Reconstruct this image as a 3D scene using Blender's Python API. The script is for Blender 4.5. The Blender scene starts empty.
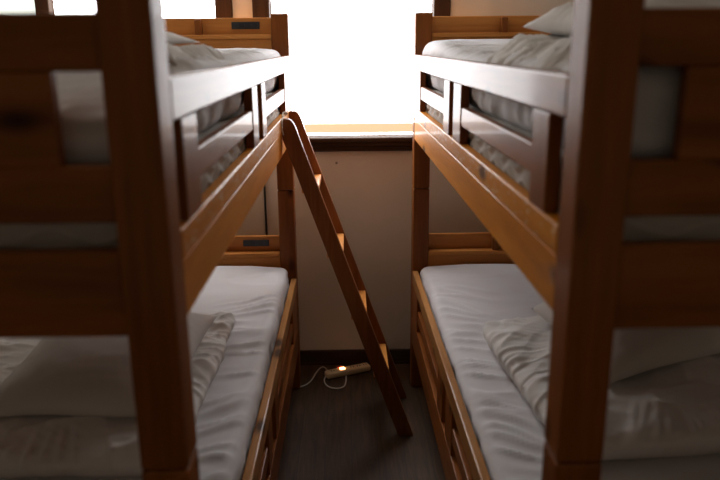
import bpy, bmesh, math, random
from mathutils import Vector, Matrix, noise
random.seed(4)

# ------------------------------------------------------------------ camera
scn = bpy.context.scene
cam_data = bpy.data.cameras.new('camera')
cam = bpy.data.objects.new('camera', cam_data)
scn.collection.objects.link(cam)
scn.camera = cam
cam_data.sensor_width = 36.0
cam_data.lens = 36.0 * 712.6 / 720.0
PITCH, YAW, ROLL = 0.26767, 0.01595, -0.0084
F = Vector((math.sin(YAW)*math.cos(PITCH), math.cos(YAW)*math.cos(PITCH), -math.sin(PITCH)))
R0 = Vector((math.cos(YAW), -math.sin(YAW), 0))
U0 = R0.cross(F)
RR = R0*math.cos(ROLL) + U0*math.sin(ROLL)
UU = U0*math.cos(ROLL) - R0*math.sin(ROLL)
m = Matrix(((RR.x, UU.x, -F.x, 0), (RR.y, UU.y, -F.y, 0), (RR.z, UU.z, -F.z, 1.5), (0, 0, 0, 1)))
cam.matrix_world = m
cam_data.clip_start = 0.05
cam_data.dof.use_dof = True
cam_data.dof.focus_distance = 2.75
cam_data.dof.aperture_fstop = 2.8

# ------------------------------------------------------------------ world, exposure
world = bpy.data.worlds.new('world')
scn.world = world
world.use_nodes = True
bg = world.node_tree.nodes['Background']
bg.inputs[0].default_value = (1.0, 0.80, 0.58, 1)
bg.inputs[1].default_value = 0.155
scn.view_settings.view_transform = 'Standard'
scn.view_settings.look = 'None'
scn.view_settings.gamma = 1.0
scn.view_settings.exposure = 0.0
scn.view_settings.use_curve_mapping = False
BLIND_MAIN = 9.0      # daylight coming through the blind cloth
BLIND_SIDE = 7.0
BLIND_SIDE_DIM = 1.1

# ------------------------------------------------------------------ materials
def new_mat(name):
    mt = bpy.data.materials.new(name); mt.use_nodes = True
    nt = mt.node_tree
    return mt, nt, nt.nodes['Principled BSDF']

def wood(name, axis, light, dark, rough=0.42, coat=0.115, coat_rough=0.09, scale=1.0, knots=True, scuff=None):
    mt, nt, b = new_mat(name)
    N, Lk = nt.nodes, nt.links
    tc = N.new('ShaderNodeTexCoord'); oi = N.new('ShaderNodeObjectInfo')
    add = N.new('ShaderNodeVectorMath'); add.operation = 'MULTIPLY_ADD'
    comb = N.new('ShaderNodeCombineXYZ')
    for i in range(3): Lk.new(oi.outputs['Random'], comb.inputs[i])
    Lk.new(comb.outputs[0], add.inputs[0]); add.inputs[1].default_value = (13.1, 7.7, 5.3)
    Lk.new(tc.outputs['Object'], add.inputs[2])
    mp = N.new('ShaderNodeMapping')
    sc = [14.0*scale]*3; sc[axis] = 1.1*scale
    mp.inputs['Scale'].default_value = sc
    Lk.new(add.outputs[0], mp.inputs[0])
    n1 = N.new('ShaderNodeTexNoise'); n1.inputs['Scale'].default_value = 1.0; n1.inputs['Detail'].default_value = 5
    n1.inputs['Distortion'].default_value = 0.6
    Lk.new(mp.outputs[0], n1.inputs['Vector'])
    n2 = N.new('ShaderNodeTexNoise'); n2.inputs['Scale'].default_value = 7.0; n2.inputs['Detail'].default_value = 3
    Lk.new(mp.outputs[0], n2.inputs['Vector'])
    mx = N.new('ShaderNodeMath'); mx.operation = 'MULTIPLY_ADD'; mx.inputs[1].default_value = 0.35
    Lk.new(n2.outputs['Fac'], mx.inputs[0]); Lk.new(n1.outputs['Fac'], mx.inputs[2])
    cr = N.new('ShaderNodeValToRGB')
    cr.color_ramp.elements[0].position = 0.45; cr.color_ramp.elements[0].color = (*dark, 1)
    cr.color_ramp.elements[1].position = 0.85; cr.color_ramp.elements[1].color = (*light, 1)
    Lk.new(mx.outputs[0], cr.inputs[0])
    col = cr.outputs[0]
    if knots:
        mk = N.new('ShaderNodeMapping'); ks = [10.0]*3; ks[axis] = 4.2
        mk.inputs['Scale'].default_value = ks
        Lk.new(add.outputs[0], mk.inputs[0])
        vo = N.new('ShaderNodeTexVoronoi'); vo.inputs['Scale'].default_value = 1.0
        Lk.new(mk.outputs[0], vo.inputs['Vector'])
        sep = N.new('ShaderNodeSeparateColor'); Lk.new(vo.outputs['Color'], sep.inputs[0])
        gt = N.new('ShaderNodeMath'); gt.operation = 'GREATER_THAN'; gt.inputs[1].default_value = 0.35
        Lk.new(sep.outputs[0], gt.inputs[0])
        mr = N.new('ShaderNodeMapRange'); mr.inputs[1].default_value = 0.09; mr.inputs[2].default_value = 0.22
        mr.inputs[3].default_value = 0.95; mr.inputs[4].default_value = 0.0
        Lk.new(vo.outputs['Distance'], mr.inputs[0])
        mm = N.new('ShaderNodeMath'); mm.operation = 'MULTIPLY'
        Lk.new(mr.outputs[0], mm.inputs[0]); Lk.new(gt.outputs[0], mm.inputs[1])
        mxc = N.new('ShaderNodeMix'); mxc.data_type = 'RGBA'
        Lk.new(mm.outputs[0], mxc.inputs[0]); Lk.new(col, mxc.inputs[6])
        mxc.inputs[7].default_value = (dark[0]*0.16, dark[1]*0.14, dark[2]*0.14, 1)
        col = mxc.outputs[2]
    if scuff:
        z0, z1 = scuff
        sp = N.new('ShaderNodeSeparateXYZ'); Lk.new(tc.outputs['Object'], sp.inputs[0])
        ms = N.new('ShaderNodeMapping'); ms.inputs['Scale'].default_value = (1, 22, 60)
        Lk.new(add.outputs[0], ms.inputs[0])
        ns = N.new('ShaderNodeTexNoise'); ns.inputs['Scale'].default_value = 1.0; ns.inputs['Detail'].default_value = 4
        ns.inputs['Distortion'].default_value = 1.6
        Lk.new(ms.outputs[0], ns.inputs['Vector'])
        r1 = N.new('ShaderNodeMapRange'); r1.inputs[1].default_value = 0.57; r1.inputs[2].default_value = 0.62
        Lk.new(ns.outputs['Fac'], r1.inputs[0])
        g1 = N.new('ShaderNodeMath'); g1.operation = 'GREATER_THAN'; g1.inputs[1].default_value = z0
        l1 = N.new('ShaderNodeMath'); l1.operation = 'LESS_THAN'; l1.inputs[1].default_value = z1
        Lk.new(sp.outputs[2], g1.inputs[0]); Lk.new(sp.outputs[2], l1.inputs[0])
        a = N.new('ShaderNodeMath'); a.operation = 'MULTIPLY'; Lk.new(g1.outputs[0], a.inputs[0]); Lk.new(l1.outputs[0], a.inputs[1])
        c = N.new('ShaderNodeMath'); c.operation = 'MULTIPLY'; Lk.new(a.outputs[0], c.inputs[0]); Lk.new(r1.outputs[0], c.inputs[1])
        d = N.new('ShaderNodeMath'); d.operation = 'MULTIPLY'; d.inputs[1].default_value = 0.6; Lk.new(c.outputs[0], d.inputs[0])
        mxs = N.new('ShaderNodeMix'); mxs.data_type = 'RGBA'
        Lk.new(d.outputs[0], mxs.inputs[0]); Lk.new(col, mxs.inputs[6]); mxs.inputs[7].default_value = (0.75, 0.58, 0.42, 1)
        col = mxs.outputs[2]
    Lk.new(col, b.inputs['Base Color'])
    b.inputs['Roughness'].default_value = rough
    b.inputs['Coat Weight'].default_value = coat
    b.inputs['Coat Roughness'].default_value = coat_rough
    b.inputs['Specular IOR Level'].default_value = 0.06
    bp = N.new('ShaderNodeBump'); bp.inputs['Strength'].default_value = 0.06; bp.inputs['Distance'].default_value = 0.002
    Lk.new(n2.outputs['Fac'], bp.inputs['Height']); Lk.new(bp.outputs[0], b.inputs['Normal'])
    return mt

PINE_L, PINE_D = (0.29, 0.096, 0.022), (0.165, 0.048, 0.011)  # darkened pine: shade on the camera-facing fronts is put into the colour
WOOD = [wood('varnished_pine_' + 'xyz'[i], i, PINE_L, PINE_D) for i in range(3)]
WOOD_HEAD = wood('varnished_pine_headboard', 0, (0.60, 0.25, 0.065), (0.42, 0.155, 0.036))  # lighter copy of the pine, with the light on the headboards painted in
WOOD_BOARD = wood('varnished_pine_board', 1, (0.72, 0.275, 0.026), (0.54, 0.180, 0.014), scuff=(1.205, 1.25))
WOOD_LEDGE = wood('lit_pine_edge', 1, (0.46, 0.22, 0.075), (0.30, 0.125, 0.036), coat=0.2)  # paler copy of the pine; light on the lower rail edge is painted in
LADDER_WOOD = [wood('ladder_wood_' + 'xyz'[i], i, (0.32, 0.115, 0.036), (0.18, 0.056, 0.017), knots=(i == 2)) for i in range(3)]  # darkened to paint in the shade on the stile faces towards the camera
TREAD_WOOD = wood('lit_tread_wood', 1, (0.82, 0.34, 0.075), (0.68, 0.25, 0.05), coat=0.6, coat_rough=0.35)  # base colour brightened to stand in for window light on the treads
DARK_WOOD = [wood('dark_trim_wood_' + 'xyz'[i], i, (0.080, 0.045, 0.028), (0.040, 0.022, 0.014), knots=False, coat=0.05, coat_rough=0.4, rough=0.6) for i in range(3)]

def floor_mat():
    mt, nt, b = new_mat('dark_plank_floor')
    N, Lk = nt.nodes, nt.links
    tc = N.new('ShaderNodeTexCoord')
    rot = N.new('ShaderNodeMapping'); rot.inputs['Rotation'].default_value = (0, 0, math.pi/2)
    Lk.new(tc.outputs['Object'], rot.inputs[0])
    br = N.new('ShaderNodeTexBrick')
    br.inputs['Color1'].default_value = (0.082, 0.042, 0.020, 1); br.inputs['Color2'].default_value = (0.068, 0.034, 0.016, 1)
    br.inputs['Mortar'].default_value = (0.030, 0.019, 0.013, 1)
    br.inputs['Scale'].default_value = 1.0; br.inputs['Mortar Size'].default_value = 0.0015
    br.inputs['Brick Width'].default_value = 0.9; br.inputs['Row Height'].default_value = 0.10
    br.offset = 0.37
    Lk.new(rot.outputs[0], br.inputs['Vector'])
    mp = N.new('ShaderNodeMapping'); mp.inputs['Scale'].default_value = (60, 5, 1)
    Lk.new(tc.outputs['Object'], mp.inputs[0])
    n = N.new('ShaderNodeTexNoise'); n.inputs['Scale'].default_value = 1; n.inputs['Detail'].default_value = 6; n.inputs['Distortion'].default_value = 1.0
    Lk.new(mp.outputs[0], n.inputs['Vector'])
    mx = N.new('ShaderNodeMix'); mx.data_type = 'RGBA'; mx.blend_type = 'MULTIPLY'; mx.inputs[0].default_value = 0.8
    cr = N.new('ShaderNodeValToRGB'); cr.color_ramp.elements[0].position = 0.3; cr.color_ramp.elements[0].color = (0.45, 0.45, 0.45, 1)
    cr.color_ramp.elements[1].position = 0.7; cr.color_ramp.elements[1].color = (1.3, 1.3, 1.3, 1)
    Lk.new(n.outputs['Fac'], cr.inputs[0]); Lk.new(br.outputs['Color'], mx.inputs[6]); Lk.new(cr.outputs[0], mx.inputs[7])
    Lk.new(mx.outputs[2], b.inputs['Base Color'])
    b.inputs['Roughness'].default_value = 0.55
    b.inputs['Specular IOR Level'].default_value = 0.35
    bp = N.new('ShaderNodeBump'); bp.inputs['Strength'].default_value = 0.25; bp.inputs['Distance'].default_value = 0.003
    Lk.new(n.outputs['Fac'], bp.inputs['Height']); Lk.new(bp.outputs[0], b.inputs['Normal'])
    return mt

def plaster(name, col):
    mt, nt, b = new_mat(name)
    N, Lk = nt.nodes, nt.links
    tc = N.new('ShaderNodeTexCoord')
    n = N.new('ShaderNodeTexNoise'); n.inputs['Scale'].default_value = 90; n.inputs['Detail'].default_value = 3
    Lk.new(tc.outputs['Object'], n.inputs['Vector'])
    n2 = N.new('ShaderNodeTexNoise'); n2.inputs['Scale'].default_value = 3; n2.inputs['Detail'].default_value = 3
    Lk.new(tc.outputs['Object'], n2.inputs['Vector'])
    cr = N.new('ShaderNodeValToRGB')
    cr.color_ramp.elements[0].color = (col[0]*0.9, col[1]*0.89, col[2]*0.87, 1); cr.color_ramp.elements[1].color = (*col, 1)
    cr.color_ramp.elements[0].position = 0.3; cr.color_ramp.elements[1].position = 0.7
    Lk.new(n2.outputs['Fac'], cr.inputs[0]); Lk.new(cr.outputs[0], b.inputs['Base Color'])
    bp = N.new('ShaderNodeBump'); bp.inputs['Strength'].default_value = 0.12; bp.inputs['Distance'].default_value = 0.002
    Lk.new(n.outputs['Fac'], bp.inputs['Height']); Lk.new(bp.outputs[0], b.inputs['Normal'])
    b.inputs['Roughness'].default_value = 0.9
    b.inputs['Specular IOR Level'].default_value = 0.2
    return mt

def cloth(name, col, bump=0.25, wr_scale=9.0, stretch=(1, 1, 1), weave=900):
    mt, nt, b = new_mat(name)
    N, Lk = nt.nodes, nt.links
    tc = N.new('ShaderNodeTexCoord')
    mp = N.new('ShaderNodeMapping'); mp.inputs['Scale'].default_value = stretch
    Lk.new(tc.outputs['Object'], mp.inputs[0])
    n = N.new('ShaderNodeTexNoise'); n.inputs['Scale'].default_value = wr_scale; n.inputs['Detail'].default_value = 4
    n.inputs['Distortion'].default_value = 1.2
    n.noise_type = 'RIDGED_MULTIFRACTAL'
    Lk.new(mp.outputs[0], n.inputs['Vector'])
    bp = N.new('ShaderNodeBump'); bp.inputs['Strength'].default_value = bump; bp.inputs['Distance'].default_value = 0.006
    Lk.new(n.outputs['Fac'], bp.inputs['Height'])
    w = N.new('ShaderNodeTexNoise'); w.inputs['Scale'].default_value = weave
    Lk.new(tc.outputs['Object'], w.inputs['Vector'])
    bp2 = N.new('ShaderNodeBump'); bp2.inputs['Strength'].default_value = 0.05; bp2.inputs['Distance'].default_value = 0.001
    Lk.new(w.outputs['Fac'], bp2.inputs['Height']); Lk.new(bp.outputs[0], bp2.inputs['Normal'])
    Lk.new(bp2.outputs[0], b.inputs['Normal'])
    b.inputs['Base Color'].default_value = (*col, 1)
    b.inputs['Roughness'].default_value = 0.85
    b.inputs['Specular IOR Level'].default_value = 0.15
    b.inputs['Sheen Weight'].default_value = 0.15
    return mt

def plain(name, col, rough=0.4, emit=None, strength=0.0, spec=0.5):
    mt, nt, b = new_mat(name)
    N, Lk = nt.nodes, nt.links
    tc = N.new('ShaderNodeTexCoord'); n = N.new('ShaderNodeTexNoise'); n.inputs['Scale'].default_value = 40
    Lk.new(tc.outputs['Object'], n.inputs['Vector'])
    cr = N.new('ShaderNodeValToRGB')
    cr.color_ramp.elements[0].color = (col[0]*0.92, col[1]*0.92, col[2]*0.92, 1); cr.color_ramp.elements[1].color = (*col, 1)
    Lk.new(n.outputs['Fac'], cr.inputs[0]); Lk.new(cr.outputs[0], b.inputs['Base Color'])
    b.inputs['Roughness'].default_value = rough
    b.inputs['Specular IOR Level'].default_value = spec
    if emit:
        b.inputs['Emission Color'].default_value = (*emit, 1); b.inputs['Emission Strength'].default_value = strength
    return mt

SHEET = cloth('white_cotton_sheet', (0.62, 0.605, 0.62), bump=0.10, wr_scale=3.0, stretch=(1.0, 3.5, 1.0))
DUVET = cloth('white_duvet_cover', (0.70, 0.675, 0.655), bump=0.32, wr_scale=5.0, stretch=(1.2, 3.2, 1.2))
PILLOWC = cloth('white_pillow_cover', (0.63, 0.60, 0.57), bump=0.18, wr_scale=3.0, stretch=(1.2, 2.0, 1.2))
TICKING = cloth('grey_quilted_ticking', (0.52, 0.485, 0.44), bump=0.08, wr_scale=25)
WALL = plaster('tan_wallpaper', (0.82, 0.75, 0.66))
CEIL = plaster('pale_ceiling', (0.80, 0.74, 0.66))
BLACK = plain('black_plastic', (0.012, 0.012, 0.014), 0.4)
BLACK_HOLE = plain('socket_hole_black', (0.003, 0.003, 0.003), 0.8)
CREAM = plain('cream_plastic', (0.90, 0.70, 0.42), 0.35)
WHITE_CORD = plain('white_cord_plastic', (0.72, 0.68, 0.60), 0.4)
STRING = plain('pale_string', (0.75, 0.66, 0.54), 0.9)
NEON = plain('lit_switch', (0.9, 0.35, 0.12), 0.3, emit=(1.0, 0.42, 0.15), strength=9.0)
RED = plain('red_plastic', (0.35, 0.03, 0.015), 0.35)
STEEL = plain('dull_steel', (0.25, 0.22, 0.20), 0.4)
BLIND = plain('backlit_blind_cloth', (0.85, 0.85, 0.83), 0.9, emit=(0.97, 0.98, 1.0), strength=BLIND_MAIN)
BLIND2 = plain('backlit_blind_cloth_side', (0.85, 0.85, 0.83), 0.9, emit=(1.0, 0.99, 0.97), strength=BLIND_SIDE)
BLIND3 = plain('backlit_blind_cloth_dim', (0.75, 0.78, 0.70), 0.9, emit=(0.86, 0.93, 0.84), strength=BLIND_SIDE_DIM)
BAR = plain('backlit_blind_hem', (0.75, 0.45, 0.25), 0.7, emit=(1.0, 0.66, 0.40), strength=0.95)
def glass_mat():
    mt, nt, b = new_mat('window_glass')
    b.inputs['Transmission Weight'].default_value = 1.0; b.inputs['Roughness'].default_value = 0.0; b.inputs['IOR'].default_value = 1.45
    return mt
GLASS = glass_mat()

# ------------------------------------------------------------------ helpers
COL = scn.collection
def link(name, me, mat, parent=None):
    o = bpy.data.objects.new(name, me)
    COL.objects.link(o)
    if mat is not None: me.materials.append(mat)
    if parent is not None: o.parent = parent
    return o

def finish(name, bm, mat, parent=None, smooth=False):
    bmesh.ops.recalc_face_normals(bm, faces=bm.faces)
    me = bpy.data.meshes.new(name)
    bm.to_mesh(me); bm.free()
    for p in me.polygons: p.use_smooth = smooth
    return link(name, me, mat, parent)

def box(bm, x0, x1, y0, y1, z0, z1, bev=0.004, seg=2):
    x0, x1 = min(x0, x1), max(x0, x1)
    g = bmesh.ops.create_cube(bm, size=1.0)
    vs = g['verts']
    for v in vs:
        v.co = Vector((x0 + (v.co.x+0.5)*(x1-x0), y0 + (v.co.y+0.5)*(y1-y0), z0 + (v.co.z+0.5)*(z1-z0)))
    if bev > 0:
        es = list({e for v in vs for e in v.link_edges})
        bmesh.ops.bevel(bm, geom=es, offset=bev, segments=seg, profile=0.5, affect='EDGES')

def one_box(name, mat, parent, *dims, bev=0.004, seg=2):
    bm = bmesh.new(); box(bm, *dims, bev=bev, seg=seg)
    return finish(name, bm, mat, parent)

def tube(name, pts, rad, mat, parent=None, sub=8, n=8):
    # smooth closed-section tube through the points (Catmull-Rom)
    P = [Vector(p) for p in pts]
    path = []
    for i in range(len(P)-1):
        p0, p1, p2, p3 = P[max(i-1, 0)], P[i], P[i+1], P[min(i+2, len(P)-1)]
        for k in range(sub):
            t = k/sub
            path.append(0.5*((2*p1) + (p2-p0)*t + (2*p0-5*p1+4*p2-p3)*t*t + (3*p1-p0-3*p2+p3)*t**3))
    path.append(P[-1])
    bm = bmesh.new(); rings = []
    up = Vector((0.13, 0.2, 1)).normalized()
    for i, p in enumerate(path):
        t = (path[min(i+1, len(path)-1)] - path[max(i-1, 0)]).normalized()
        a = t.cross(up)
        if a.length < 1e-3: a = t.cross(Vector((1, 0, 0)))
        a.normalize(); b = t.cross(a)
        rings.append([bm.verts.new(p + (a*math.cos(2*math.pi*k/n) + b*math.sin(2*math.pi*k/n))*rad) for k in range(n)])
    for i in range(len(rings)-1):
        for k in range(n):
            bm.faces.new((rings[i][k], rings[i][(k+1) % n], rings[i+1][(k+1) % n], rings[i+1][k]))
    bm.faces.new(rings[0]); bm.faces.new(rings[-1])
    return finish(name, bm, mat, parent, True)

def prism(bm, poly, axis, a, b):
    # extrude 2-D polygon along an axis (axis 1: poly = (x, z); axis 2: poly = (x, y))
    def pt(p, t):
        return Vector((p[0], t, p[1])) if axis == 1 else (Vector((p[0], p[1], t)) if axis == 2 else Vector((t, p[0], p[1])))
    A = [bm.verts.new(pt(p, a)) for p in poly]; B = [bm.verts.new(pt(p, b)) for p in poly]
    n = len(poly)
    bm.faces.new(A); bm.faces.new(list(reversed(B)))
    for i in range(n): bm.faces.new((A[i], A[(i+1) % n], B[(i+1) % n], B[i]))

def thing(name, label, cat, loc=(0, 0, 0), rz=0.0, group=None):
    o = bpy.data.objects.new(name, None); COL.objects.link(o)
    o.empty_display_size = 0.1
    o.location = loc; o.rotation_euler = (0, 0, rz)
    return tag(o, label, cat, group)
def tag(o, label, cat, group=None):
    o['label'] = label; o['category'] = cat
    if group: o['group'] = group
    return o
def structure(o):
    o['kind'] = 'structure'; return o

def fbm(p, f, oct=3):
    return noise.fractal(Vector((p[0]*f[0], p[1]*f[1], p[2]*f[2])), 1.0, 2.0, oct)
def ridge(p, f, sharp=3.0):
    v = 1.0 - abs(noise.noise(Vector((p[0]*f[0], p[1]*f[1], p[2]*f[2]))))*1.6
    return max(v, 0.0)**sharp
def sstep(a, b, x):
    t = min(max((x-a)/(b-a), 0), 1); return t*t*(3-2*t)

def soft_box(name, size, r, n, mat, shape=None, parent=None):
    # rounded box with its base at z = 0; shape(p, normal) returns the moved point
    sx, sy, sz = size
    nx, ny, nz = n
    bm = bmesh.new(); V = {}
    def vert(i, j, k):
        key = (i, j, k)
        if key in V: return V[key]
        p = Vector((sx*(i/nx-0.5), sy*(j/ny-0.5), sz*(k/nz-0.5)))
        rz = min(r, sz*0.499)
        q = Vector((min(max(p.x, -sx/2+r), sx/2-r), min(max(p.y, -sy/2+r), sy/2-r), min(max(p.z, -sz/2+rz), sz/2-rz)))
        d = p-q
        dd = Vector((d.x/r, d.y/r, d.z/rz))
        L = dd.length
        nn = dd/L if L > 1e-6 else Vector((0, 0, 1))
        if L > 1e-6:
            p = q + Vector((nn.x*r, nn.y*r, nn.z*rz))
        p.z += sz/2
        if shape: p = shape(p, nn)
        V[key] = bm.verts.new(p)
        return V[key]
    def quad(a, b, c, d): bm.faces.new((vert(*a), vert(*b), vert(*c), vert(*d)))
    for i in range(nx):
        for j in range(ny):
            quad((i, j, 0), (i, j+1, 0), (i+1, j+1, 0), (i+1, j, 0))
            quad((i, j, nz), (i+1, j, nz), (i+1, j+1, nz), (i, j+1, nz))
    for i in range(nx):
        for k in range(nz):
            quad((i, 0, k), (i+1, 0, k), (i+1, 0, k+1), (i, 0, k+1))
            quad((i, ny, k), (i, ny, k+1), (i+1, ny, k+1), (i+1, ny, k))
    for j in range(ny):
        for k in range(nz):
            quad((0, j, k), (0, j, k+1), (0, j+1, k+1), (0, j+1, k))
            quad((nx, j, k), (nx, j+1, k), (nx, j+1, k+1), (nx, j, k+1))
    return finish(name, bm, mat, parent, True)

def pillow_mesh(name, a, b, top, bottom, mat, seed=0, n=44, wr=0.006, fold=None):
    bm = bmesh.new()
    def pos(i, j, s):
        u, v = -1+2*i/n, -1+2*j/n
        edge = (1-abs(u)**2.6)*(1-abs(v)**2.6)
        h = max(edge, 0)**0.55
        x = a/2*u*(1-0.07*(1-v*v)*abs(u)**3) ; y = b/2*v*(1-0.07*(1-u*u)*abs(v)**3)
        z = h*(top if s > 0 else -bottom)
        q = Vector((x*7+seed*3.1, y*7, s*2.0+seed))
        z += s*h*0.018*noise.noise(q*0.8)
        # wrinkles run from the seams inwards
        rim = (1-h)*1.3
        ang = math.atan2(v, u)
        if s > 0:
            z += h*(0.4+rim)*wr*(ridge((x, y, seed), (9, 26, 1)) + 0.7*ridge((x+3, y, seed+2), (30, 8, 1)))
        z += 0.012*noise.noise(Vector((x*4+seed, y*4, 5)))*(1-h)
        p = Vector((x, y, z))
        return fold(p, u, v) if fold else p
    T = {}; Bt = {}
    for i in range(n+1):
        for j in range(n+1):
            T[i, j] = bm.verts.new(pos(i, j, 1))
            Bt[i, j] = T[i, j] if i in (0, n) or j in (0, n) else bm.verts.new(pos(i, j, -1))
    for i in range(n):
        for j in range(n):
            bm.faces.new((T[i, j], T[i+1, j], T[i+1, j+1], T[i, j+1]))
            bm.faces.new((Bt[i, j], Bt[i, j+1], Bt[i+1, j+1], Bt[i+1, j]))
    return finish(name, bm, mat, None, True)

# ------------------------------------------------------------------ room
XL, XR, YB, YF, HC = -2.0, 1.95, -2.2, 3.2, 2.45
structure(one_box('floor', floor_mat(), None, XL-0.1, XR+0.1, YB, YF+0.1, -0.06, 0.0, bev=0))
structure(one_box('ceiling', CEIL, None, XL-0.1, XR+0.1, YB, YF+0.1, HC, HC+0.06, bev=0))
structure(one_box('wall_left', WALL, None, XL-0.1, XL, YB, YF+0.1, 0, HC, bev=0))
structure(one_box('wall_right', WALL, None, XR, XR+0.1, YB, YF+0.1, 0, HC, bev=0))
# far wall around two window openings
W1 = (-0.362, 0.410, 1.075, 2.16)      # main opening x0, x1, z0, z1
W2 = (-1.93, -0.520, 1.075, 2.16)
bm = bmesh.new()
for d in ((XL, W2[0], 0, HC), (W2[1], W1[0], 0, HC), (W1[1], XR, 0, HC), (W2[0], W2[1], 0, W2[2]), (W1[0], W1[1], 0, W1[2]),
          (W2[0], W2[1], W2[3], HC), (W1[0], W1[1], W1[3], HC)):
    box(bm, d[0], d[1], YF, YF+0.1, d[2], d[3], bev=0)
bmesh.ops.remove_doubles(bm, verts=bm.verts, dist=1e-5)
structure(finish('wall_far', bm, WALL))
bm = bmesh.new(); box(bm, XL, XR, YF-0.016, YF, 0.0, 0.072, bev=0.003); box(bm, XL, XR, YF-0.020, YF, 0.0, 0.012, bev=0.003)
structure(finish('baseboard_far', bm, DARK_WOOD[0]))
structure(one_box('baseboard_left', DARK_WOOD[1], None, XL, XL+0.016, YB, YF-0.02, 0, 0.072, bev=0.003))
structure(one_box('baseboard_right', DARK_WOOD[1], None, XR-0.016, XR, YB, YF-0.02, 0, 0.072, bev=0.003))

def window(name, W, posts):
    root = bpy.data.objects.new(name, None); COL.objects.link(root); structure(root)
    x0, x1, z0, z1 = W
    bm = bmesh.new()
    jl = 0.036
    box(bm, x0-jl, x0+jl, YF-0.018, YF+0.10, z0+0.03, z1+0.05, bev=0.004)
    box(bm, x1-jl, x1+jl, YF-0.018, YF+0.10, z0+0.03, z1+0.05, bev=0.004)
    box(bm, x0-jl, x1+jl, YF-0.020, YF+0.10, z1-0.02, z1+0.06, bev=0.004)
    f = finish('frame', bm, DARK_WOOD[2], root)
    for px in posts:
        one_box('mullion', DARK_WOOD[2], root, px-0.029, px+0.029, YF-0.018, YF+0.10, z0+0.03, z1, bev=0.004)
    bm = bmesh.new()
    box(bm, x0-0.07, x1+0.07, YF-0.050, YF+0.10, z0+0.008, z0+0.028, bev=0.005)
    box(bm, x0-0.06, x1+0.06, YF-0.034, YF, z0-0.012, z0+0.008, bev=0.004)
    box(bm, x0-0.055, x1+0.055, YF-0.022, YF, z0-0.036, z0-0.012, bev=0.004)
    finish('sill', bm, DARK_WOOD[0], root)
    one_box('glass', GLASS, root, x0+jl, x1-jl, YF+0.080, YF+0.086, z0+0.03, z1-0.02, bev=0)
    return root
window('window_1', W1, [])
window('window_2', W2, [-1.284])

def blind(label, x0, x1, zb, mat, barmat, wave=0.004):
    root = thing('roller_blind', label, 'blind', ((x0+x1)/2, YF+0.03, 1.10), 0.0, 'backlit roller blinds')
    w = (x1-x0)/2
    n = 40; bm = bmesh.new(); rows = []
    zt = 2.12-1.10; z0 = zb-1.10
    for k in range(13):
        z = z0 + (zt-z0)*k/12
        rows.append([])
        for i in range(n+1):
            x = -w+2*w*i/n
            y = wave*math.sin(x*23+0.6*k)*(1-k/12) + 0.002*math.sin(x*51)
            rows[-1].append((x, y, z))
    F1 = [[bm.verts.new(p) for p in r] for r in rows]
    F2 = [[bm.verts.new((p[0], p[1]+0.0015, p[2])) for p in r] for r in rows]
    for k in range(12):
        for i in range(n):
            bm.faces.new((F1[k][i], F1[k][i+1], F1[k+1][i+1], F1[k+1][i]))
            bm.faces.new((F2[k][i], F2[k+1][i], F2[k+1][i+1], F2[k][i+1]))
    for i in range(n):
        bm.faces.new((F1[0][i], F2[0][i], F2[0][i+1], F1[0][i+1])); bm.faces.new((F1[12][i], F1[12][i+1], F2[12][i+1], F2[12][i]))
    for k in range(12):
        bm.faces.new((F1[k][0], F1[k+1][0], F2[k+1][0], F2[k][0])); bm.faces.new((F1[k][n], F2[k][n], F2[k+1][n], F1[k+1][n]))
    finish('blind_cloth', bm, mat, root, True)
    if barmat:
        bm = bmesh.new()
        box(bm, -w, w, -0.016, -0.005, 0.018, 0.060, bev=0.004)
        finish('hem_bar', bm, barmat, root)
    tube('roller', [(-w, 0.004, zt+0.012), (0, 0.004, zt+0.012), (w, 0.004, zt+0.012)], 0.016, DARK_WOOD[0], root, sub=2, n=12)
    return root
blind('white backlit roller blind with tan hem bar in the window between the beds', -0.322, 0.370, 1.1065, BLIND, BAR, 0.002)
blind('bright white blind behind the left bed, right of the dark mullion', -1.252, -0.558, 1.1065, BLIND2, BAR)
blind('dim greenish white blind behind the left bed, left of the dark mullion', -1.890, -1.316, 1.1065, BLIND3, BAR)

# tiny nail in the wall below the sill
bm = bmesh.new()
bmesh.ops.create_cone(bm, cap_ends=True, segments=10, radius1=0.006, radius2=0.004, depth=0.008,
                      matrix=Matrix.Translation((-0.052, YF-0.004, 0.985)) @ Matrix.Rotation(math.pi/2, 4, 'X'))
tag(finish('wall_nail', bm, STEEL), 'tiny dark nail head in the tan wall under the window sill', 'nail')

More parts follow.
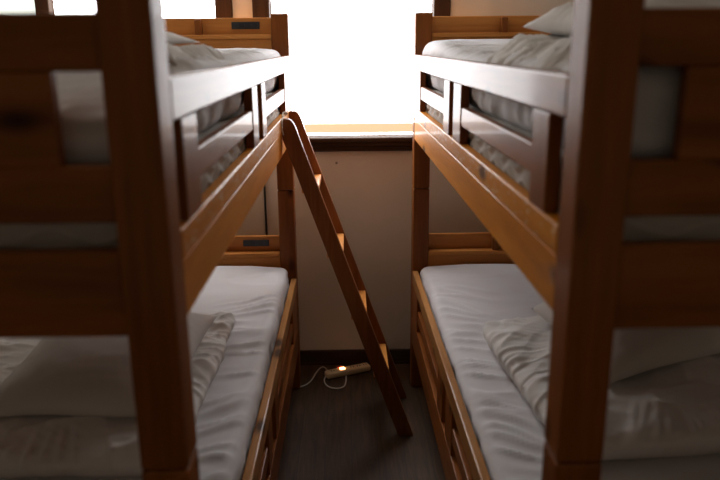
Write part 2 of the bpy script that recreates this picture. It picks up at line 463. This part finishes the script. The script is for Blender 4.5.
# ------------------------------------------------------------------ bunk beds
LEN = 2.106; WID = 1.02; PT = 0.07; PU = 0.068; OFF = 0.915
def make_bed(side, loc, rz, label, guard, zl, sockets):
    s = side
    bed = thing('bunk_bed', label, 'bunk bed', loc, rz, 'pine bunk beds either side of the aisle')
    X = lambda u: s*u
    # posts, each of a lower and an upper piece
    for u0 in (0, WID-PU):
        for y0 in (0, LEN-PT):
            one_box('post', WOOD[2], bed, X(u0), X(u0+PU), y0, y0+PT, 0.0, OFF-0.0015, bev=0.005)
            one_box('post', WOOD[2], bed, X(u0), X(u0+PU), y0, y0+PT, OFF, 1.62, bev=0.005)
    for level in (0, 1):
        dz = zl if level == 0 else 0.0
        for far in (0, 1):
            u0, u1 = (0.0, 0.024) if not far else (WID-0.024, WID)
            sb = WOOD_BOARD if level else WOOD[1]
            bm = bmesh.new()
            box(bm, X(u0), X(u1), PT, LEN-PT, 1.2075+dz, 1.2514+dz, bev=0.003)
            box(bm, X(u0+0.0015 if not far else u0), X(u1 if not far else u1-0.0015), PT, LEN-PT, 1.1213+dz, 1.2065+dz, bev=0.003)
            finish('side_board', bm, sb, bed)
            tr = one_box('guard_rail', WOOD_LEDGE if level == 0 else WOOD[1], bed, X(u0), X(u1), PT, LEN-PT, 1.4011+dz, 1.4596+dz, bev=0.004)
            for (a, b) in guard['bays']:
                one_box('guard_slat', WOOD[1], bed, X(u0+0.003), X(u1-0.003), a, b, 1.297+dz, 1.345+dz, bev=0.003)
            for (a, b) in guard['stiles']:
                one_box('guard_stile', WOOD[2], bed, X(u0+0.001), X(u1-0.001), a, b, 1.2514+dz, 1.4011+dz, bev=0.003)
        # foot end near the camera
        yf0, yf1 = 0.010, 0.036
        one_box('end_rail', WOOD[0], bed, X(PU), X(WID-PU), yf0, yf1, 1.4705+dz, 1.5405+dz)
        one_box('end_rail', WOOD[0], bed, X(PU), X(WID-PU), yf0, yf1, 1.277+dz, 1.352+dz)
        one_box('end_panel', WOOD[0], bed, X(0.134), X(WID-0.134), yf0+0.003, yf1-0.003, 1.352+dz, 1.4705+dz, bev=0.002)
        one_box('end_board', WOOD[0], bed, X(PU), X(WID-PU), yf0, yf1, 1.117+dz, 1.2385+dz)
        # headboard at the window end, with its shelf
        yb1 = LEN-0.004
        hz = 0.0 if level else -0.902
        hb = bpy.data.meshes.new('headboard')
        bm = bmesh.new()
        box(bm, X(PU), X(WID-PU), yb1-0.020, yb1, 1.30+hz, 1.607+hz, bev=0.004)
        box(bm, X(PU), X(WID-PU), yb1-0.062, yb1-0.040, 1.30+hz, 1.524+hz, bev=0.003)
        h = finish('headboard', bm, WOOD_HEAD, bed)
        one_box('shelf', WOOD_HEAD, h, X(PU), X(WID-PU), yb1-0.068, yb1-0.020, 1.524+hz, 1.542+hz, bev=0.004)
        for ub in (0.345, 0.66):
            one_box('shelf_block', WOOD[2], h, X(ub), X(ub+0.024), yb1-0.062, yb1-0.020, 1.542+hz, 1.6005+hz, bev=0.003)
        if sockets:
            bm = bmesh.new()
            box(bm, X(0.117), X(0.229), yb1-0.026, yb1-0.020, 1.563+hz, 1.591+hz, bev=0.002)
            for k in range(4): box(bm, X(0.124+k*0.026), X(0.144+k*0.026), yb1-0.0275, yb1-0.025, 1.568+hz, 1.586+hz, bev=0.001)
            sp = finish('socket_panel', bm, BLACK, h); sp['label'] = 'black socket panel'
        # slatted base under the mattress
        bm = bmesh.new()
        for k in range(14):
            y = 0.09+k*0.14
            box(bm, X(0.03), X(WID-0.03), y, y+0.085, 1.158+dz, 1.176+dz, bev=0.002)
        box(bm, X(0.026), X(0.05), PT, LEN-PT, 1.130+dz, 1.158+dz, bev=0.002); box(bm, X(WID-0.05), X(WID-0.026), PT, LEN-PT, 1.130+dz, 1.158+dz, bev=0.002)
        finish('bed_base', bm, WOOD[0], bed)
    return bed

Y0 = 0.899
G_R = dict(bays=[(1.135-Y0, 1.820-Y0), (2.120-Y0, 2.744-Y0)], stiles=[(1.045-Y0, 1.135-Y0), (1.820-Y0, 1.940-Y0), (2.012-Y0, 2.120-Y0), (2.744-Y0, 2.936-Y0)])
G_L = dict(bays=[(1.124-Y0, 1.785-Y0), (2.070-Y0, 2.700-Y0)], stiles=[(1.022-Y0, 1.124-Y0), (1.785-Y0, 1.885-Y0), (1.978-Y0, 2.070-Y0), (2.700-Y0, 2.936-Y0)])
AL = lambda Y: -0.2315+0.00236*(Y-2)
AR = lambda Y: 0.2830-0.01087*(Y-2)
make_bed(-1, (AL(Y0), Y0, 0), -0.00236, 'orange pine bunk bed with black socket panels, the ladder leaning on it', G_L, -0.9325, True)
make_bed(1, (AR(Y0), Y0, 0), 0.01087, 'orange varnished pine bunk bed on the right, no ladder on it', G_R, -0.9050, False)

# ------------------------------------------------------------------ mattresses and bedding
CXL, CXR = AL(2)-WID/2, AR(2)+WID/2
MW, ML = 0.968, 1.985
CY = Y0+LEN/2
MATTRESS_MESH = []
def mattress(cx, z, rz, label):
    def shp(p, n):
        side = 1-abs(n.z)
        t = p.x + p.y
        c = math.cos(2*math.pi*(p.z + 0.012*math.sin(2*math.pi*t/0.125))/0.036)
        w = (0.5+0.5*c)**2
        return p + n*(0.0085*w - 0.006)*sstep(0.2, 0.7, side)
    if not MATTRESS_MESH:
        o = soft_box('mattress', (MW, ML-0.01, 0.158), 0.03, (84, 170, 34), TICKING, shp)
        MATTRESS_MESH.append(o.data)
    else:
        o = bpy.data.objects.new('mattress', MATTRESS_MESH[0]); COL.objects.link(o)
    o.location = (cx, CY-0.005, z); o.rotation_euler = (0, 0, rz)
    return tag(o, label, 'mattress', 'grey quilted mattresses')
def topper(cx, z, rz, h, label, seed, tilt, near_sag, aisle):
    def shp(p, n):
        up = sstep(-0.2, 0.8, n.z)
        ex = sstep(0.0, 0.12, MW/2-abs(p.x)); ey = sstep(0, 0.25, ML/2-abs(p.y))
        z = p.z
        q = (p.x+seed, p.y, seed)
        f = p.z/h
        dome = 0.006*(1-(2*p.x/MW)**4)
        lift = tilt*sstep(0.55, 0.95, p.y/ML+0.5) - near_sag*sstep(0.25, 0.0, p.y/ML+0.5)
        z += f*(dome + lift)
        z += up*(0.006*fbm(q, (2.2, 3.0, 1)) + 0.0022*ridge((p.x+0.4*p.y+seed, p.y-0.3*p.x, seed), (2.0, 8.0, 1), 4)*ex)
        # gathers of the sheet along the aisle edge
        ae = sstep(0.30, 0.0, (p.x*aisle + MW/2))
        z += up*0.015*ae*sstep(0.98, 0.75, p.y/ML+0.5)*(ridge((p.x*1.0+seed, p.y+0.45*p.x*aisle+0.05*noise.noise(Vector((p.x*6, p.y*6, seed))), seed), (2.5, 15, 1), 4)-0.3)*sstep(0.0, 0.05, p.x*aisle+MW/2)
        q2 = (p.x*0.6, p.y, p.z*3+seed)
        sd = 1-up
        off = n*(sd*(0.010*fbm(q2, (3, 7, 2)) + 0.007*ridge(q2, (2, 13, 5), 3) - 0.009))
        return Vector((p.x+off.x, p.y+off.y, z))
    o = soft_box('futon', (MW, ML, h), 0.040, (100, 190, 10), SHEET, shp)
    o.location = (cx, CY, z); o.rotation_euler = (0, 0, rz)
    return tag(o, label, 'futon', 'white sheeted futons')
RL, RRt = -0.00236, 0.01087
mattress(CXL, 1.177, RL, 'grey wave-quilted mattress under the white futon on the upper left bunk')
mattress(CXR, 1.177, RRt, 'grey wave-quilted mattress under the white futon on the upper right bunk')
mattress(CXL, 1.177-0.9325, RL, 'grey wave-quilted mattress under the white futon on the lower left bunk')
mattress(CXR, 1.177-0.9050, RRt, 'grey wave-quilted mattress under the white futon on the lower right bunk')
topper(CXL, 1.335, RL, 0.138, 'thick futon in a white sheet on the upper left bunk', 1.3, 0.010, 0.050, -1)
topper(CXR, 1.335, RRt, 0.138, 'thick futon in a white sheet on the upper right bunk', 4.1, 0.035, 0.0, 1)
topper(CXL, 1.335-0.9325, RL, 0.172, 'futon in a smooth white sheet on the lower left bunk', 7.7, 0.010, 0.0, -1)
topper(CXR, 1.335-0.9050, RRt, 0.142, 'futon in a creased white sheet on the lower right bunk', 9.2, 0.008, 0.0, 1)

def duvet(cx, cy, z, sx, sy, h, rz, seed, label, drape=None):
    # drape = (aisle sign, drop, length of the taper at the window end)
    def shp(p, n):
        q = (p.x+seed, p.y-seed, p.z*2+seed)
        up = max(n.z, 0)
        f = p.z/h
        k = (0.35 if h < 0.03 else 0.6) if drape else 1.0
        d = k*0.022*fbm(q, (3.2, 3.2, 2)) + k*0.011*ridge((p.x+0.5*p.y+seed, p.y-0.3*p.x, p.z+seed), (3, 9, 4), 3) \
            + (0.007 if drape else 0.0045)*ridge((p.x-0.6*p.y+seed*2, p.y+p.x*0.5, p.z+seed), (14, 6, 5), 3)
        # fine gathers, slanting
        warp = 0.05*noise.noise(Vector((p.x*3+seed, p.y*3, 2)))
        d += (0.0055 if drape else 0.003)*ridge((p.x*0.5+seed, p.y+0.55*p.x+warp, p.z+seed), (4, 24, 3), 2.5)
        p2 = p + n*(d*(0.25+0.75*f) - 0.006)
        t = math.atan2(p.y/sy, p.x/sx)
        rim = max(abs(2*p.x/sx), abs(2*p.y/sy))
        g = ridge((math.cos(t)*5+seed, math.sin(t)*5, rim*0.6), (2.2, 2.2, 1), 3)
        p2 += n*0.010*g*sstep(0.55, 1.0, rim)*f
        p2.z -= up*(0.006 if drape else 0.02)*sstep(0.6, 1.0, rim)
        p2.z = max(p2.z, -0.004)
        if drape:
            sg, drop, tap = drape
            p2.z *= 0.25+0.75*sstep(sy/2, sy/2-tap, p.y)
            e = sx/2 - sg*p.x      # distance from the aisle edge
            p2.z -= drop*sstep(0.075, 0.0, e)
            if e < 0.10: p2.x = sg*min(sg*p2.x, sx/2+0.002)
        return p2
    o = soft_box('duvet', (sx, sy, h), min(0.06, h*0.49), (100, 150, 10), DUVET, shp)
    o.location = (cx, cy, z); o.rotation_euler = (0, 0, rz)
    return tag(o, label, 'duvet', 'white duvets on the bunks')
# lower left: folded duvet, pillow on it
zLL = 0.572; zRL = 0.572
duvet(-0.735, 1.815, zLL, 0.70, 0.88, 0.085, 0.0, 2.2, 'white duvet folded on the lower left bunk under a pillow')
duvet(0.805, 1.780, zRL, 0.72, 0.74, 0.10, 0.08, 5.6, 'white duvet folded on the lower right bunk under a pillow')
pl = pillow_mesh('pillow', 0.47, 0.60, 0.085, 0.030, PILLOWC, 1)
pl.location = (-0.650, 1.795, zLL+0.105); pl.rotation_euler = (0.03, 0.0, 0.0)
tag(pl, 'white pillow lying on the folded duvet of the lower left bunk', 'pillow', 'white pillows on the bunks')
pr = pillow_mesh('pillow', 0.47, 0.50, 0.09, 0.030, PILLOWC, 3, fold=lambda p, u, v: Vector((p.x, p.y+0.32*p.x, p.z)))
pr.location = (0.815, 1.920, zRL+0.130); pr.rotation_euler = (0.03, 0.0, 0.12)
tag(pr, 'white pillow lying askew on the folded duvet of the lower right bunk', 'pillow', 'white pillows on the bunks')
# upper bunks
duvet(-0.692, 1.685, 1.472, 0.86, 0.75, 0.026, 0.0, 3.3, 'white duvet spread out on the upper left bunk', (1, 0.045, 0.40))
duvet(0.765, 1.350, 1.468, 0.90, 0.82, 0.040, 0.0, 8.4, 'white duvet spread out on the upper right bunk', (-1, 0.045, 0.16))
pu = pillow_mesh('pillow', 0.56, 0.42, 0.078, 0.025, PILLOWC, 5, wr=0.012)
pu.location = (0.690, 1.480, 1.526); pu.rotation_euler = (0.05, 0.0, 0.10)
tag(pu, 'white pillow on the duvet of the upper right bunk', 'pillow', 'white pillows on the bunks')
pu = pillow_mesh('pillow', 0.55, 0.40, 0.040, 0.018, PILLOWC, 7)
pu.location = (-0.620, 1.520, 1.517); pu.rotation_euler = (0.0, 0.03, -0.05)
tag(pu, 'white pillow on the duvet of the upper left bunk', 'pillow', 'white pillows on the bunks')

# ------------------------------------------------------------------ ladder
lad = thing('bunk_ladder', 'brown wooden ladder leaning on the left bunk bed, its feet in the aisle', 'ladder', (0.215, 2.68, 0))
LX, LY = 0.215, 2.68
xin = lambda z: 0.1856-0.352*z
def stile(y0, y1):
    W_ = 0.060; wall = -0.2298-LX; zt = 1.250
    xo = lambda z: xin(z)+W_-LX
    poly = [(xin(0)-LX, 0.0), (xin(0)+W_-LX, 0.0), (xo(1.190), 1.190)]
    # rounded outer corner, flat top, inner edge cut to lie against the board
    c0 = Vector((xo(1.190), 1.190)); c1 = Vector((wall+0.022, zt)); ctrl = Vector((xo(1.190)-0.016, zt-0.001))
    for k in range(1, 9):
        t = k/8
        p = c0*(1-t)**2 + ctrl*2*t*(1-t) + c1*t*t
        poly.append((p.x, p.y))
    poly.append((wall+0.004, zt)); poly.append((wall, zt-0.005))
    poly.append((wall, (0.1856-(wall+LX))/0.352))
    bm = bmesh.new(); prism(bm, poly, 1, y0-LY, y1-LY)
    bmesh.ops.bevel(bm, geom=[e for e in bm.edges if abs(e.verts[0].co.y-e.verts[1].co.y) < 1e-6], offset=0.003, segments=2, profile=0.5, affect='EDGES')
    return finish('stile', bm, LADDER_WOOD[2], lad)
stile(2.520, 2.552); stile(2.830, 2.862)
for zt in (1.000, 0.7535, 0.505, 0.262):
    x1 = xin(zt)+0.0585
    bm = bmesh.new(); box(bm, x1-0.062-LX, x1-LX, 2.552-LY, 2.830-LY, zt-0.022, zt, bev=0.003)
    finish('tread', bm, TREAD_WOOD, lad)
# string tying its top to the guard rail
xa = AL(2.54)
tube('tie_string', [(xa+0.004, 2.50, 1.262), (xa+0.006, 2.535, 1.272), (xa+0.018, 2.545, 1.268), (xa+0.006, 2.56, 1.258), (xa+0.004, 2.49, 1.250), (xa+0.004, 2.47, 1.225), (xa+0.006, 2.49, 1.20)], 0.0028, STRING)
o = bpy.data.objects['tie_string']; tag(o, 'pale string tied round the top of the ladder at the left guard rail', 'string')

# ------------------------------------------------------------------ power strip and cables
ps = thing('power_strip', 'cream four-way power strip with a lit switch on the floor by the baseboard', 'power strip', (-0.013, 3.080, 0.0), 0.40)
bm = bmesh.new(); box(bm, -0.112, 0.110, -0.024, 0.024, 0.002, 0.032, bev=0.010, seg=3)
finish('body', bm, CREAM, ps, True)
for k, x in enumerate((-0.076, 0.022, 0.055, 0.088)):
    bm = bmesh.new()
    for d in (-0.006, 0.006): box(bm, x-0.001+d-0.0012, x+d+0.0012, -0.006, 0.006, 0.0318, 0.0326, bev=0)
    finish('socket', bm, BLACK_HOLE, ps)
one_box('switch', NEON, ps, -0.040, -0.016, -0.008, 0.010, 0.031, 0.037, bev=0.002)
one_box('indicator', RED, ps, -0.052, -0.022, 0.012, 0.022, 0.031, 0.040, bev=0.002)
ps_inv = (Matrix.Translation(ps.location) @ Matrix.Rotation(0.40, 4, 'Z')).inverted()
def cord(pts): tube('cord', [ps_inv @ Vector(p) for p in pts], 0.003, WHITE_CORD, ps)
cord([(-0.098, 3.046, 0.018), (-0.110, 3.085, 0.018), (-0.125, 3.128, 0.012), (-0.142, 3.140, 0.006), (-0.162, 3.095, 0.004), (-0.186, 3.000, 0.004), (-0.218, 2.955, 0.004), (-0.254, 2.952, 0.004), (-0.301, 2.974, 0.004), (-0.40, 3.05, 0.004)])
cord([(-0.112, 3.045, 0.014), (-0.122, 3.020, 0.006), (-0.117, 2.975, 0.004), (-0.094, 2.938, 0.004), (-0.058, 2.927, 0.004), (-0.031, 2.947, 0.004), (-0.022, 3.000, 0.004), (-0.022, 3.055, 0.010)])
o = tube('power_cable', [(-0.380, 3.192, 1.05), (-0.381, 3.193, 0.9), (-0.380, 3.192, 0.6), (-0.378, 3.193, 0.3), (-0.38, 3.19, 0.02)], 0.005, BLACK, None, sub=4)
tag(o, 'thin dark cable hanging down the wall behind the left bunk bed', 'cable')
